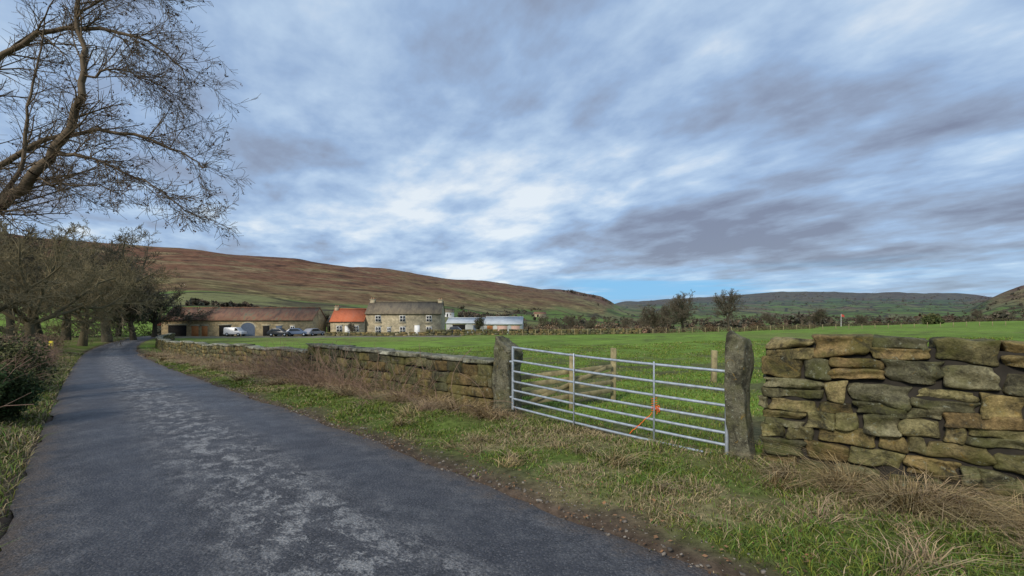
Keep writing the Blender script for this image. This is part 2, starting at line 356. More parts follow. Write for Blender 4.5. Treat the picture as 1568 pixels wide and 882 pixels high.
def clump(name,cents,rad,n,size,colr,parent=None,flat=1.0,mat=M_leaf):
    Ps=[];cs=[]
    for (cx,cy,cz),r_,k in zip(cents,rad,range(len(cents))):
        d=R.randn(n,3); d/=np.linalg.norm(d,axis=1)[:,None]; P=d*(r_*(R.rand(n)**.45))[:,None]; P[:,2]*=flat; Ps.append(P+np.array([cx,cy,cz]))
        cs.append(np.tile(np.array(colr)*(.55+.9*R.rand())*np.array([.85+.4*R.rand(),1,1]),(n,1))*(.6+.8*R.rand(n))[:,None])
    P=np.concatenate(Ps);c=np.concatenate(cs);n=len(P)
    a=R.randn(n,3); a/=np.linalg.norm(a,axis=1)[:,None]; b_=np.cross(a,R.randn(n,3)); b_/=np.linalg.norm(b_,axis=1)[:,None]
    s=size*(.5+R.rand(n))[:,None]
    V=np.stack([P-a*s,P+b_*s*.5,P+a*s,P-b_*s*.5],1).reshape(-1,3)
    F=np.arange(n*4).reshape(-1,4)
    return mk(name,V,F,mat,np.repeat(c,4,0),parent)
# ------------------------------------------------------------ near ash tree
ash=empty('ash_tree',(-12.3,9.3,0)); 
def child(o,par):
    o.parent=par; o.matrix_parent_inverse=mathutils.Matrix.Translation([-a for a in par.location])
segs=[];tips=[]
def limb(pts,r0,r1,nch,L,lv=2,mx=4):
    pts=[np.array(p,float) for p in pts]; n=len(pts)-1; sub=4; path=[]
    for i in range(n):
        p0=pts[max(i-1,0)];p1=pts[i];p2=pts[i+1];p3=pts[min(i+2,n)]
        for j in range(sub):
            tt=j/sub; path.append(.5*((2*p1)+(-p0+p2)*tt+(2*p0-5*p1+4*p2-p3)*tt**2+(-p0+3*p1-3*p2+p3)*tt**3))
    path.append(pts[-1]); path=[p+rv()*.025 for p in path]
    m_=len(path)-1
    for i in range(m_):
        a=r0+(r1-r0)*i/m_; b_=r0+(r1-r0)*(i+1)/m_; segs.append((path[i],path[i+1],a,b_))
        if i>1:
            k=nch/m_; k=int(k)+(random.random()<k-int(k)); d=nrm(path[i+1]-path[i])
            for _ in range(k):
                ax=nrm(np.cross(d,rv())); an=math.radians(random.uniform(28,60)); cd=nrm(d*math.cos(an)+ax*math.sin(an)+np.array([.28,0,-.03]))
                grow(segs,path[i],cd,L*random.uniform(.7,1.35)*(1-.3*i/m_),max(.006,min(.024,a*.45)),lv,mx,.10,.012,[0,0,6.5,5.4,0],.0033,.52,.15,tips)
limb([(-12.3,9.3,-.4),(-12.25,9.3,1.2),(-12.1,9.2,3.0),(-12.0,9.2,5),(-11.7,9.3,7.5),(-11.3,9.4,10.5)],.30,.10,10,1.8)
limb([(-12.15,9.2,2.4),(-10.9,9,3.45),(-10.1,9,3.9),(-9.3,8.9,4.45),(-8.85,8.9,5.05),(-8.5,8.9,5.75),(-8.4,9,6.7),(-8.6,9,7.6),(-8.4,9,8.7)],.13,.022,24,1.5)
limb([(-8.95,8.9,4.85),(-8.3,8.8,4.75),(-7.6,8.7,4.5),(-6.8,8.6,4.15),(-6.1,8.5,3.65),(-5.7,8.5,3.5)],.035,.008,27,1.0)
limb([(-12,9.2,4),(-10.6,9.5,4.9),(-9.4,9.6,5.5),(-8,9.6,5.5),(-6.9,9.5,5.1),(-6.3,9.4,4.7)],.065,.010,30,1.2)
limb([(-11.9,9.2,5.6),(-10.3,9.2,7.0),(-9,9.2,7.5),(-7.7,9.1,7.3),(-6.9,9,6.9),(-6.4,9,6.3)],.06,.010,30,1.2)
limb([(-8.45,8.95,6.3),(-7.9,8.9,6.5),(-7.2,8.8,6.3),(-6.4,8.8,5.9)],.028,.008,20,1.0)
limb([(-9.3,8.9,4.4),(-8.8,8.7,4.2),(-8.0,8.6,4.15),(-7.2,8.5,3.95)],.025,.008,17,.9)
limb([(-10.3,9,3.8),(-9.8,9.1,4.6),(-9.7,9.1,5.6),(-9.5,9.1,6.6),(-9.3,9.1,7.6)],.045,.012,16,1.1)
limb([(-8.6,9,7.6),(-8.0,9,8.0),(-7.3,9,8.1),(-6.8,9,7.8)],.025,.008,16,1.0)
limb([(-12.1,9.2,3.2),(-11.3,8.8,3.7),(-10.4,8.6,4.2),(-9.8,8.5,4.3),(-9.2,8.4,4.0)],.04,.01,14,1.0)
o=mesh_segs('branches',segs,M_twig,np.array([.14,.105,.068])); child(o,ash)
print('ash segs',len(segs),len(tips))
tp=[p for p in tips if p[0]>-9.4]; tp=random.sample(tp,min(800,len(tp)))
o=clump('seed_keys',[tuple(p-np.array([0,0,.03])) for p in tp],[.035]*len(tp),6,.019,(.075,.048,.032)); child(o,ash)
# ------------------------------------------------------------ bare trees
def make_tree(name,height,spread,colr,seed,mx=4,rmin=.02,nch=(10,6,6,5),trunkf=.22,grav=.05):
    random.seed(seed); sg=[];tp=[]
    hb=height*trunkf
    base=np.array([0,0,-.3]); r=height*.026
    top=np.array([random.gauss(0,.02)*height,random.gauss(0,.02)*height,hb])
    sg.append((base,top*.5,r*1.4,r)); sg.append((top*.5,top,r,r*.9))
    nl=7
    for i in range(nl):
        a=i*2.4+random.random(); el=math.radians(random.uniform(20,75)) if i<nl-1 else 1.5
        d=np.array([math.cos(a)*math.cos(el)*spread,math.sin(a)*math.cos(el)*spread,math.sin(el)]); L=height*.5*math.sqrt(float(d@d))
        grow(sg,top*(.75+.25*random.random()),nrm(d),L,r*.5,1,mx,.16,grav,[0]+list(nch),rmin,.55,.2,tp)
    big=[s for s in sg if s[2]>=.06]; sm=[s for s in sg if s[2]<.06]
    v1,f1=tubes(big,6); v2,f2=tubes(sm,3)
    V=np.r_[v1,v2]; F=np.r_[f1,f2+len(v1)]
    c=np.r_[np.tile(np.array(colr)*.6,(len(v1),1)),np.tile(np.array(colr),(len(v2),1))]
    c=c*(.6+.8*fn(V[:,0]+V[:,2],V[:,1]+V[:,2]*.7,.5,61))[:,None]
    print(name,len(sg)); return V,F,c,tp
def place_tree(name,data,loc,s=1.0,rz=0,ivy=None,tint=1.0,zs=1.0):
    V,F,c,tp=data; ca,sa=math.cos(rz),math.sin(rz)
    V2=np.c_[V[:,0]*ca-V[:,1]*sa,V[:,0]*sa+V[:,1]*ca,V[:,2]*zs]*s
    o=mk(name,V2,F,M_twig,c*tint); o.location=loc
    if ivy:
        cents=[tuple((V2[random.randrange(len(V2))])*np.array([.75,.75,.85])) for _ in range(ivy)]
        clump('ivy',cents,[.5*s+.4]*ivy,60,.14,(.05,.062,.028),o)
    return o
def at(px,Y): 
    X_=(px-784)/697*Y; return X_,Y,float(H(np.array([X_]),np.array([float(Y)]))[0])
D1=make_tree('t1',12,1.4,(.22,.18,.10),11,5,.011,(8,6,5,3.6),trunkf=.18,grav=.015)
D2=make_tree('t2',12,1.0,(.16,.135,.09),12,5,.013,(7,6,4,3),trunkf=.28)
D3=make_tree('t3',12,1.1,(.125,.105,.07),13,4,.022,(8,7,5.5,4),trunkf=.2)
D4=make_tree('t4',12,.8,(.13,.11,.075),14,4,.022,(7,7,5,4),trunkf=.3)
place_tree('roadside_tree',D1,at(48,38),1.12,0)
place_tree('roadside_tree',D1,at(-55,30),.95,2.2)
place_tree('roadside_tree',D1,at(125,50),1.15,4.2,tint=.85)
place_tree('bare_tree',D2,at(165,62),1.55,1)
place_tree('bare_tree',D2,at(100,68),1.65,3,tint=.85)
place_tree('ivy_clad_tree',D3,at(205,68),1.15,2,ivy=80,tint=.9)
place_tree('ivy_clad_tree',D3,at(236,80),1.15,4,ivy=75,tint=.9)
place_tree('ivy_clad_tree',D3,at(180,84),1.35,5,ivy=60,tint=.9)
place_tree('bare_tree',D4,at(20,60),1.5,4,tint=.9)
place_tree('bare_tree',D3,at(60,75),1.6,2.4,tint=.9)
place_tree('bare_tree',D3,at(1047,110),1.08,1,ivy=10)
place_tree('bare_tree',D4,at(1117,112),.98,2)
place_tree('bare_tree',D3,at(1003,118),.8,3,tint=1.1)
place_tree('bare_tree',D3,at(1248,150),.68,5,ivy=5)
place_tree('bare_tree',D4,at(1020,125),.75,.5)
for px,Yy,s,rz in ((880,125,.6,2.5),(832,130,.52,1.5),(905,128,.5,.5),(960,150,.6,1),(855,160,.6,3),(930,170,.6,4),(1180,190,.7,2),(1320,210,.6,3),(1500,230,.8,1),(1540,260,.9,2),(990,180,.7,2)):
    place_tree('bare_tree',D3 if rz!=1.5 else D4,at(px,Yy),s,rz,tint=1.15)
place_tree('garden_tree',D4,at(497,93),.45,2,ivy=25,tint=.9)
place_tree('garden_tree',D3,at(540,84.5),.27,2)
place_tree('garden_tree',D4,at(735,100),.36,2,ivy=14)
def bush(name,loc,r,n,size,colr,flat=.7,nb=14):
    X_,Y_,Z_=loc; cs=[(random.gauss(0,.5)*r,random.gauss(0,.35)*r,abs(random.gauss(.55,.3))*r*flat) for _ in range(nb)]
    o=clump(name,cs,[r*random.uniform(.35,.55) for _ in cs],n,size,colr); o.location=(X_,Y_,Z_); return o
bush('evergreen_bush',at(1425,140),3.2,220,.3,(.07,.085,.03))
bush('evergreen_bush',at(-40,7.6),.75,900,.03,(.05,.075,.025),.9,18)
bush('evergreen_bush',at(-45,12),1.3,900,.04,(.06,.075,.03),.9,18)
for px,Y_,r_ in ((812,115,1.4),(850,118,1.6),(965,118,1.7),(1085,116,1.8),(1160,130,2.0),(1340,170,1.8),(600,95,1.0)):
    bush('hedge_bush',at(px,Y_),r_,130,.18,(.14,.105,.065))
random.seed(9); cents=[];rad=[]
for i in range(60):
    px=random.uniform(795,1010); Yy=random.uniform(98,190); X_,_,Z_=at(px,Yy); r_=random.uniform(1,2.4)
    for _ in range(5): cents.append((X_+random.gauss(0,1)*r_,Yy+random.gauss(0,.6)*r_,Z_+r_*random.uniform(.1,.9))); rad.append(r_*random.uniform(.4,.7))
clump('scrub_thicket',cents,rad,55,.26,(.155,.118,.075))
cents=[];rad=[]
def dt(px,Y_,r_):
    X_,Yy,Z_=at(px,Y_); 
    for _ in range(4): cents.append((X_+random.gauss(0,.5)*r_,Yy+random.gauss(0,.5)*r_,Z_+r_*random.uniform(.3,1.2))); rad.append(r_*random.uniform(.45,.75))
random.seed(5)
for i in range(620):
    px=random.uniform(700,1600); Y_=math.exp(random.uniform(math.log(200),math.log(1500)))
    if px<900 and Y_>700: continue
    if fn(np.array([px]),np.array([Y_*.5]),.012,40)[0]<.48: continue
    dt(px,Y_,random.uniform(1.8,4.2))
for i in range(190):
    px=random.uniform(985,1600); dt(px,random.uniform(600,1300),random.uniform(3,6))
for i in range(260):
    dt(random.uniform(990,1600),random.uniform(1500,2700),random.uniform(5,10))
for i in range(40):
    px=random.uniform(862,935); dt(px,1500,random.uniform(4,7))
for i in range(46):
    px=random.uniform(700,770); dt(px,random.uniform(330,420),random.uniform(2,3.4))
for i in range(40):
    px=random.uniform(285,480); dt(px,random.uniform(200,215),random.uniform(.9,1.6))
clump('distant_trees',cents,rad,16,1.0,(.08,.07,.048))
def hedge(name,pts,h,wd,n,size,colr):
    P=[]
    for (a,b_) in zip(pts[:-1],pts[1:]):
        k=int(math.hypot(a[0]-b_[0],a[1]-b_[1])*n); tt=R.rand(k); P.append(np.c_[a[0]+(b_[0]-a[0])*tt+R.randn(k)*wd,a[1]+(b_[1]-a[1])*tt+R.randn(k)*wd])
    P=np.concatenate(P); zz=H(P[:,0],P[:,1])+R.rand(len(P))*h*(.3+1.3*fn(P[:,0],P[:,1],.3,50))
    P=np.c_[P,zz]; nn=len(P); c=np.array(colr)*(.5+R.rand(nn))[:,None]
    a=R.randn(nn,3);a/=np.linalg.norm(a,axis=1)[:,None];b_=np.cross(a,R.randn(nn,3));b_/=np.linalg.norm(b_,axis=1)[:,None]; s=size*(.5+R.rand(nn))[:,None]
    V=np.stack([P-a*s,P+b_*s*.22,P+a*s,P-b_*s*.22],1).reshape(-1,3)
    mk(name,V,np.arange(nn*4).reshape(-1,4),M_leaf,np.repeat(c,4,0))
def A2(px,Y_): return ((px-784)/697*Y_,Y_)
hedge('hedge',[A2(1000,100),A2(1130,102),A2(1250,120)],1.1,.5,90,.2,(.14,.11,.06))
hedge('hedge',[A2(1190,155),A2(1400,160),A2(1620,148)],.9,.5,60,.22,(.10,.09,.045))
hedge('hedge',[A2(700,150),A2(860,150),A2(1000,160)],1.5,.6,50,.3,(.13,.10,.06))
hedge('hedge',[A2(690,230),A2(820,240),A2(990,260)],1.8,.8,40,.4,(.10,.08,.05))
hedge('hedge',[A2(860,150),A2(900,240),A2(930,380)],1.6,.8,30,.4,(.09,.075,.045))
hedge('hedge',[A2(-60,22),A2(20,32),A2(80,50)],1.3,.6,480,.09,(.20,.14,.09))
hedge('hedge',[A2(-40,12),A2(10,17),A2(50,24)],1.0,.4,900,.055,(.20,.135,.085))
hedge('hedge',[A2(-120,75),A2(100,78),A2(250,90)],1.9,.8,140,.22,(.09,.085,.045))
def stems(name,n,f,hmin,hmax,r_,colr):
    sg=[]
    for i in range(n):
        x_,y_=f(); p=np.array([x_,y_,float(H(np.array([x_]),np.array([y_]))[0])]); d=nrm(np.array([random.gauss(0,.5),random.gauss(0,.5),1])); L=random.uniform(hmin,hmax)
        for j in range(5):
            q=p+d*L/5; sg.append((p,q,r_,r_*.8)); 
            if random.random()<.5:
                dd=nrm(d+rv()*.7); sg.append((q,q+dd*L*.22,r_*.6,r_*.4))
            p=q; d=nrm(d+rv()*.22+np.array([0,0,-.14]))
    mesh_segs(name,sg,M_twig,np.array(colr))
def fb():
    u=random.gauss(14.0,3.0); v=5.2-abs(random.gauss(0,.30)); return [float(q) for q in W(u,v)]
stems('bramble_scrub',650,fb,.4,1.35,.005,(.27,.18,.125))
def fb2():
    u=random.uniform(16,44); v=5.3-abs(random.gauss(0,.5)); return [float(q) for q in W(u,v)]
stems('bramble_scrub',450,fb2,.3,.75,.007,(.30,.22,.14))
def fb3():
    u=random.uniform(6,40); v=float(vc(u))-2.6-abs(random.gauss(0,.7)); return [float(q) for q in W(u,v)]
stems('bramble_scrub',1300,fb3,.5,1.4,.006,(.24,.155,.11))
# ------------------------------------------------------------ stones
def template(n,k=7):
    g_=np.linspace(-1,1,n); P=[];Fq=[];o=0
    for ax in range(3):
        for sg in (-1,1):
            a,b_=np.meshgrid(g_,g_,indexing='ij'); p=np.zeros((n*n,3)); p[:,ax]=sg; p[:,(ax+1)%3]=a.ravel(); p[:,(ax+2)%3]=b_.ravel()
            I=np.arange(n*n).reshape(n,n)+o; f=np.stack([I[:-1,:-1],I[1:,:-1],I[1:,1:],I[:-1,1:]],-1).reshape(-1,4)
            if sg<0: f=f[:,::-1]
            P.append(p);Fq.append(f);o+=n*n
    P=np.concatenate(P);Fq=np.concatenate(Fq); q,inv=np.unique(np.round(P,4),axis=0,return_inverse=True); inv=inv.ravel()
    q2=np.sign(q)*(1-(1-np.abs(q))**1.35) if n>5 else q
    nk=(np.abs(q2)**k).sum(1)**(1/k); return q2/nk[:,None],inv[Fq]
T7=template(13,14);T4=template(6,14);T3=template(4,12)
class Acc:
    def __init__(s): s.V=[];s.F=[];s.C=[];s.o=0
    def stone(s,c,ax,dims,col,T,amp=.07,tilt=.03,rough=0):
        q,f=T; p=q.copy()
        for _ in range(4):
            w=R.randn(3)*1.8; ph=R.rand()*6.28; p=p+q*(amp*np.sin(q@w+ph))[:,None]
        k1,k2,k3=R.randn(3)*amp*1.3
        p=np.c_[p[:,0]*(1+k1*p[:,2])+k3*p[:,2]*.5,p[:,1],p[:,2]*(1+k2*p[:,0])]
        p=p*np.array(dims)/2
        if rough:
            o_=R.rand()*90
            for fr,am in ((7,1.0),(18,.5)):
                p=p+(np.c_[vn(p[:,1]+o_,p[:,2],fr,1),vn(p[:,0]+o_,p[:,2],fr,2),vn(p[:,0]+o_,p[:,1],fr,3)]-.5)*rough*am*2
        a=R.randn()*tilt; ca,sa=math.cos(a),math.sin(a); p=np.c_[p[:,0]*ca-p[:,2]*sa,p[:,1],p[:,0]*sa+p[:,2]*ca]
        e1=np.array([ax[0],ax[1],0]);e2=np.array([-ax[1],ax[0],0]);V=np.array(c)+p[:,:1]*e1+p[:,1:2]*e2+p[:,2:]*np.array([0,0,1])
        s.V.append(V);s.F.append(f+s.o);s.o+=len(V);s.C.append(np.tile(col,(len(V),1)))
    def make(s,name,mat,parent=None): return mk(name,np.concatenate(s.V),np.concatenate(s.F),mat,np.concatenate(s.C),parent,smooth=True)
PAL=np.array([[.27,.215,.10],[.23,.20,.095],[.31,.235,.10],[.19,.175,.095],[.15,.14,.085],[.27,.19,.085],[.22,.20,.115]])
def pcol(k=1.0): return PAL[R.randint(len(PAL))]*(.65+.6*R.rand())*k
def wall(name,u0,u1,vf,ztop,ch,lw,th,T,mat,coping=None,amp=.06,zdrop=.15,colk=1.0,gap=.012,rough=0):
    root=empty(name,(0,0,0)); acc=Acc(); sgn=1 if u1>u0 else -1; L=abs(u1-u0)
    def pos(s): 
        u=u0+sgn*s; v=vf(u)+th/2; return W(u,v)
    def dirn(s):
        a=pos(s);b_=pos(s+.05); d=np.array([b_[0]-a[0],b_[1]-a[1]]); return d/np.linalg.norm(d)
    zs=[0]
    while zs[-1]<1.9: zs.append(zs[-1]+random.uniform(*ch))
    for i in range(len(zs)-1):
        s=random.uniform(-.2,0)
        while s<L:
            l=random.uniform(*lw); 
            if random.random()<.18: l*=.5
            mid=s+l/2
            if mid>L: break
            x_,y_=pos(mid); top=ztop(u0+sgn*mid); g0=float(H(np.array([x_]),np.array([y_]))[0])
            wv_=.02*math.sin(mid*1.7+i*1.3)*(1 if i else 0)
            zt=top-zs[i]+wv_; 
            if zt<g0-zdrop: s+=l; continue
            hh=zs[i+1]-zs[i]; jit=random.uniform(-.012,.012)*(1 if i else 2)
            s0=max(s,0.0); le=min(s+l,L)-s0
            if le>.06: 
                if random.random()<.16 and hh>.17 and T is T7:
                    for q_ in (0,1):
                        xx,yy=pos(s0+le/2); acc.stone((xx,yy,zt-hh*(.25+.5*q_)),dirn(mid),(le-gap,th*random.uniform(.9,1.04),hh/2-gap*.5),pcol(colk),T,amp,.02,rough)
                else:
                    xx,yy=pos(s0+le/2); acc.stone((xx,yy,zt-hh/2+jit),dirn(mid),(le-gap,th*random.uniform(.92,1.08),hh*random.uniform(.97,1.06)-gap*.6),pcol(colk),T,amp,.035,rough)
            s+=l
    acc.make('stones',mat,root)
    if coping:
        ac=Acc(); s=0
        while s<L:
            l=random.uniform(.6,1.0); l=min(l,L-s); 
            if l<.15: break
            x_,y_=pos(s+l/2); ac.stone((x_,y_,ztop(u0+sgn*(s+l/2))+coping/2+random.uniform(-.01,.01)),dirn(s+l/2),(l-.01,th*1.22,coping),np.array([.36,.35,.27])*random.uniform(.6,1.1),T,.05,.012,rough); s+=l
        ac.make('coping',mat,root)
    ks=np.linspace(.05,L-.05,max(2,int(L/.8))); Vc=[];Fc=[]
    for s in ks:
        d=dirn(s); nx,ny=-d[1],d[0]; x_,y_=pos(s); tp=ztop(u0+sgn*s)-.08; hw_=th/2-.06
        for sx,zz in ((-1,-2.5),(-1,tp),(1,tp),(1,-2.5)): Vc.append((x_+nx*hw_*sx,y_+ny*hw_*sx,zz))
    for i in range(len(ks)-1):
        for j in range(4): Fc.append((i*4+j,i*4+(j+1)%4,i*4+4+(j+1)%4,i*4+4+j))
    mk('core',Vc,np.array(Fc),M_dark,None,root)
    return root
random.seed(23)
wall('drystone_wall',1.68,-6.5,lambda u:float(np.interp(u,[-7,-.35,1.6],[6.7,5.88,5.66])),lambda u:1.41+.02*math.sin(u*3),(.12,.225),(.22,.62),.46,T7,M_stone,None,.055,gap=.012,rough=.014)
vw=lambda u:float(np.interp(u,[5,14,45,60,75,90],[5.42,5.45,6.1,7.3,9.8,13.5]))
wall('roadside_wall',5.95,14.4,vw,lambda u:.80,(.15,.22),(.35,.7),.38,T4,M_wallfar,.085,.035,colk=.62,rough=.006,gap=.008)
wall('roadside_wall',14.45,85,vw,lambda u:float(np.interp(u,[14.4,24,45,60,90],[.62,.36,-.12,-.3,-.5]))+.08*math.sin(u*.9)*math.sin(u*.37),(.15,.24),(.3,.6),.4,T3,M_wallfar,.08,.06,colk=.8)
def gatepost(name,u,v,w,d,h,lean,cut):
    x_,y_=W(u,v); q,f=template(18,14); p=q.copy()
    p=p*np.array([w,d,h])/2; p[:,2]+=h/2-.15
    k=ss(h*.72,h*.88,p[:,2]); p[:,2]-=k*cut*(p[:,0]/w+.5*np.sign(cut))*h*.15; 
    p[:,0]*=1-.12*p[:,2]/h; 
    for s_,a_ in ((3,.03),(8,.018),(19,.010)):
        nz=np.c_[vn(p[:,1]+5,p[:,2],s_,1),vn(p[:,0]+3,p[:,2],s_,2),vn(p[:,0],p[:,1],s_,3)]-.5; p=p+nz*a_*2
    p[:,0]+=lean*p[:,2]
    d1=np.array([1,-1])/S2; V=np.c_[x_+p[:,0]*d1[0]+p[:,1]/S2,y_+p[:,0]*d1[1]+p[:,1]/S2,p[:,2]+float(H(np.array([x_]),np.array([y_]))[0])]
    return mk(name,V,f,M_post,np.tile([.15,.14,.095],(len(V),1)),smooth=True)
gatepost('stone_gatepost',5.68,5.55,.44,.34,1.52,.03,1.0)
gatepost('stone_gatepost',1.84,5.60,.23,.26,1.60,-.04,.35)
# gate
gate=empty('farm_gate',(0,0,0)); sg=[]
def gp(s,z):
    u=5.40-3.42*s; v=5.42+.10*s; a,b_=W(u,v); return np.array([float(a),float(b_),z])
sag=lambda s:-.14*s+.02-.02*math.sin(s*3.14)
for zz in (1.12,.90,.72,.55,.40,.26,.12):
    for j in range(6): sg.append((gp(j/6,zz+sag(j/6)),gp((j+1)/6,zz+sag((j+1)/6)),.0175,.0175))
for s in (0,1): sg.append((gp(s,.10-.14*s),gp(s,1.155-.14*s),.022,.022))
v_,f_=tubes(sg,12); mk('rails',v_,f_,M_galv,None,gate,smooth=True)
def box(p0,p1,w,h,name,mat,parent):
    p0=np.array(p0,float);p1=np.array(p1,float); d=nrm(p1-p0); ref=np.array([0,0,1.]) if abs(d[2])<.9 else np.array([1.,0,0]); s=nrm(np.cross(d,ref)); q=np.cross(s,d)
    V=[p+s*a*w/2+q*b_*h/2 for p in (p0,p1) for a,b_ in ((-1,-1),(1,-1),(1,1),(-1,1))]
    F=np.array([[0,1,2,3],[7,6,5,4],[0,4,5,1],[1,5,6,2],[2,6,7,3],[3,7,4,0]]); o=mk(name,V,F,mat,None,parent)
    bm=o.modifiers.new('b','BEVEL'); bm.width=min(w,h)*.12; return o
for i,s in enumerate((.37,.74)):
    a=gp(s,.07-.1*s)+np.array([-.02,-.02,0]); b_=gp(s,1.15-.12*s)+np.array([-.02,-.02,0]); box(a,b_,.04,.012,'strap_%d'%i,M_galv,gate)
sg=[]
p=gp(.735,.42)
for i in range(26):
    q=p+np.array([random.gauss(-.004,.02),random.gauss(0,.012),random.gauss(.0,.03)]); sg.append((p,q,.005,.005)); p=q
p=gp(.73,.40)
for i in range(14):
    q=p+np.array([-.022,-.003,-.016+random.gauss(0,.012)]); sg.append((p,q,.005,.005)); p=q
for k in range(6):
    p=gp(.735,.58-.03*k); sg.append((p+np.array([-.04,-.04,0]),p+np.array([.04,-.02,.01]),.005,.005))
v_,f_=tubes(sg,5); mk('baler_twine',v_,f_,M_twine,None,gate,smooth=True)
for s,zz in ((0,.3),(0,.9)):
    box(gp(-.05,zz),gp(.005,zz),.03,.03,'hinge',M_galv,gate)
box(gp(.995,.50),gp(1.04,.51),.02,.03,'latch',M_galv,gate)
# wooden fence
fen=empty('wooden_fence')
def zat(x_,y_): return float(H(np.array([float(x_)]),np.array([float(y_)]))[0])
for i,(x_,y_,hh) in enumerate(((.10,8.2,.75),(1.10,8.40,1.02),(1.98,8.92,1.05))):
    box((x_,y_,zat(x_,y_)-.2),(x_+.01,y_,zat(x_,y_)+hh),.10,.10,'post_%d'%i,M_wood,fen)
for i,zz in enumerate((.66,.52,.36,.2)):
    box((.05,8.11,zz-.10),(1.93,8.80,zz+.04),.022,.085,'rail_%d'%i,M_wood,fen)
box((.3,8.17,.12),(1.8,8.72,.68),.02,.07,'brace',M_wood,fen)
x_,y_=5.05,11.4; fp=empty('fence_post'); box((x_,y_,zat(x_,y_)-.2),(x_+.02,y_,zat(x_,y_)+.8),.12,.12,'post',M_wood,fp)
acc=Acc()
for i in range(1600):
    u=-3.5+R.rand()**1.4*22; v=vc(u)+1.6+abs(R.randn())*.22; x_,y_=W(u,v); s_=.004+.013*R.rand()**3
    acc.stone((float(x_),float(y_),zat(x_,y_)+s_*.3+ (.05 if v-vc(u)<1.7 else 0)),(1,0),(s_*2,s_*1.5,s_),np.array([.22,.19,.155])*(.4+R.rand()),T3,.1,.3)
acc.make('roadside_gravel',mat('gravel',None,.9,30,.2))
n=2400; u=-4+R.rand(n)**1.5*18; v=vc(u)+1.5+abs(R.randn(n))*.5; x_,y_=W(u,v); 
P=np.c_[x_,y_,H(x_,y_)+.03+.03*R.rand(n)]
a=R.randn(n,3)*np.array([1,1,.25]);a/=np.linalg.norm(a,axis=1)[:,None];b_=np.cross(a,np.array([0,0,1.])+.4*R.randn(n,3));s=(.010+.012*R.rand(n))[:,None]
V=np.stack([P-a*s,P+b_*s*.5,P+a*s,P-b_*s*.5],1).reshape(-1,3)
mk('fallen_leaves',V,np.arange(n*4).reshape(-1,4),M_leaf,np.repeat(np.array([.22,.12,.06])*(.4+R.rand(n))[:,None],4,0))
# ------------------------------------------------------------ farm buildings
def wallmat(name,c1,c2,mortar):
    m,t,b=nt(name); g=N(t,'ShaderNodeTexCoord').outputs['Object']
    s=N(t,'ShaderNodeSeparateXYZ'); t.links.new(g,s.inputs[0]); cx=N(t,'ShaderNodeCombineXYZ'); t.links.new(mth(t,'ADD',s.outputs[0],s.outputs[1]),cx.inputs[0]); t.links.new(s.outputs[2],cx.inputs[1])
    br=N(t,'ShaderNodeTexBrick'); t.links.new(cx.outputs[0],br.inputs[0]); br.inputs['Scale'].default_value=1; br.inputs['Brick Width'].default_value=.6; br.inputs['Row Height'].default_value=.3
    br.inputs['Mortar Size'].default_value=.025; br.inputs['Color1'].default_value=(*c1,1); br.inputs['Color2'].default_value=(*c2,1); br.inputs['Mortar'].default_value=(*mortar,1)
    c=mix(t,1.0,br.outputs['Color'],mr(t,noise(t,g,1.1,6,.7),.3,.7,.5,1.5),'MULTIPLY')
    t.links.new(c,b.inputs['Base Color']); b.inputs['Roughness'].default_value=.9; return m
def roofmat(name,stops,sc_=1.2):
    m,t,b=nt(name); g=N(t,'ShaderNodeTexCoord').outputs['Object']
    mp=N(t,'ShaderNodeMapping'); mp.inputs['Scale'].default_value=(1,.35,.35); t.links.new(g,mp.inputs[0])
    c=ramp(t,noise(t,mp.outputs[0],sc_,6,.75),stops)
    wv=N(t,'ShaderNodeTexWave',bands_direction='X'); wv.inputs['Scale'].default_value=1.3; t.links.new(g,wv.inputs[0])
    c=mix(t,1.0,c,mr(t,wv.outputs['Fac'],0,1,.75,1.1),'MULTIPLY')
    t.links.new(c,b.inputs['Base Color']); b.inputs['Roughness'].default_value=.85; bump(t,b,wv.outputs['Fac'],.5,.05); return m
MW_house=wallmat('house_stone',(.50,.42,.27),(.40,.34,.22),(.33,.28,.20))
MW_barn=wallmat('barn_stone',(.50,.38,.20),(.38,.30,.17),(.30,.24,.15))
MR_old=roofmat('old_pantiles',[(.3,(.09,.065,.05)),(.43,(.20,.105,.065)),(.52,(.29,.14,.08)),(.6,(.20,.17,.10)),(.72,(.13,.12,.085))])
MR_red=roofmat('red_pantiles',[(.3,(.42,.11,.045)),(.5,(.60,.16,.065)),(.75,(.50,.18,.10))])
MR_slate=roofmat('stone_slates',[(.3,(.09,.075,.055)),(.45,(.17,.135,.09)),(.58,(.24,.19,.12)),(.72,(.14,.13,.09))])
MR_grey=mat('fibre_cement',(.46,.49,.50),.7,.8,.2); M_clad=mat('metal_cladding',(.5,.5,.48),.6,.7,.15); M_pink=mat('shed_boards',(.52,.34,.27),.8,1,.2)
M_glass=mat('window_glass',(.025,.03,.035),.12,2,.2,spec=.6); M_white=mat('white_paint',(.8,.79,.75),.6,3,.08)
M_open=mat('dark_interior',(.014,.013,.012),.95,2,.2); M_bdoor=mat('blue_door',(.09,.12,.17),.7,3,.15); M_odoor=mat('timber_door',(.45,.18,.06),.8,4,.2); M_lint=mat('lintel',(.44,.39,.27),.9,3,.2)
M_pot=mat('chimney_pot',(.35,.20,.11),.9,6,.2)
BF=np.array([[0,1,2,3],[7,6,5,4],[0,4,5,1],[1,5,6,2],[2,6,7,3],[3,7,4,0]])
def bx(name,x0,x1,y0,y1,z0,z1,mat,par):
    V=[(x0,y0,z0),(x1,y0,z0),(x1,y1,z0),(x0,y1,z0),(x0,y0,z1),(x1,y0,z1),(x1,y1,z1),(x0,y1,z1)]
    return mk(name,V,BF[:,::-1],mat,None,par)
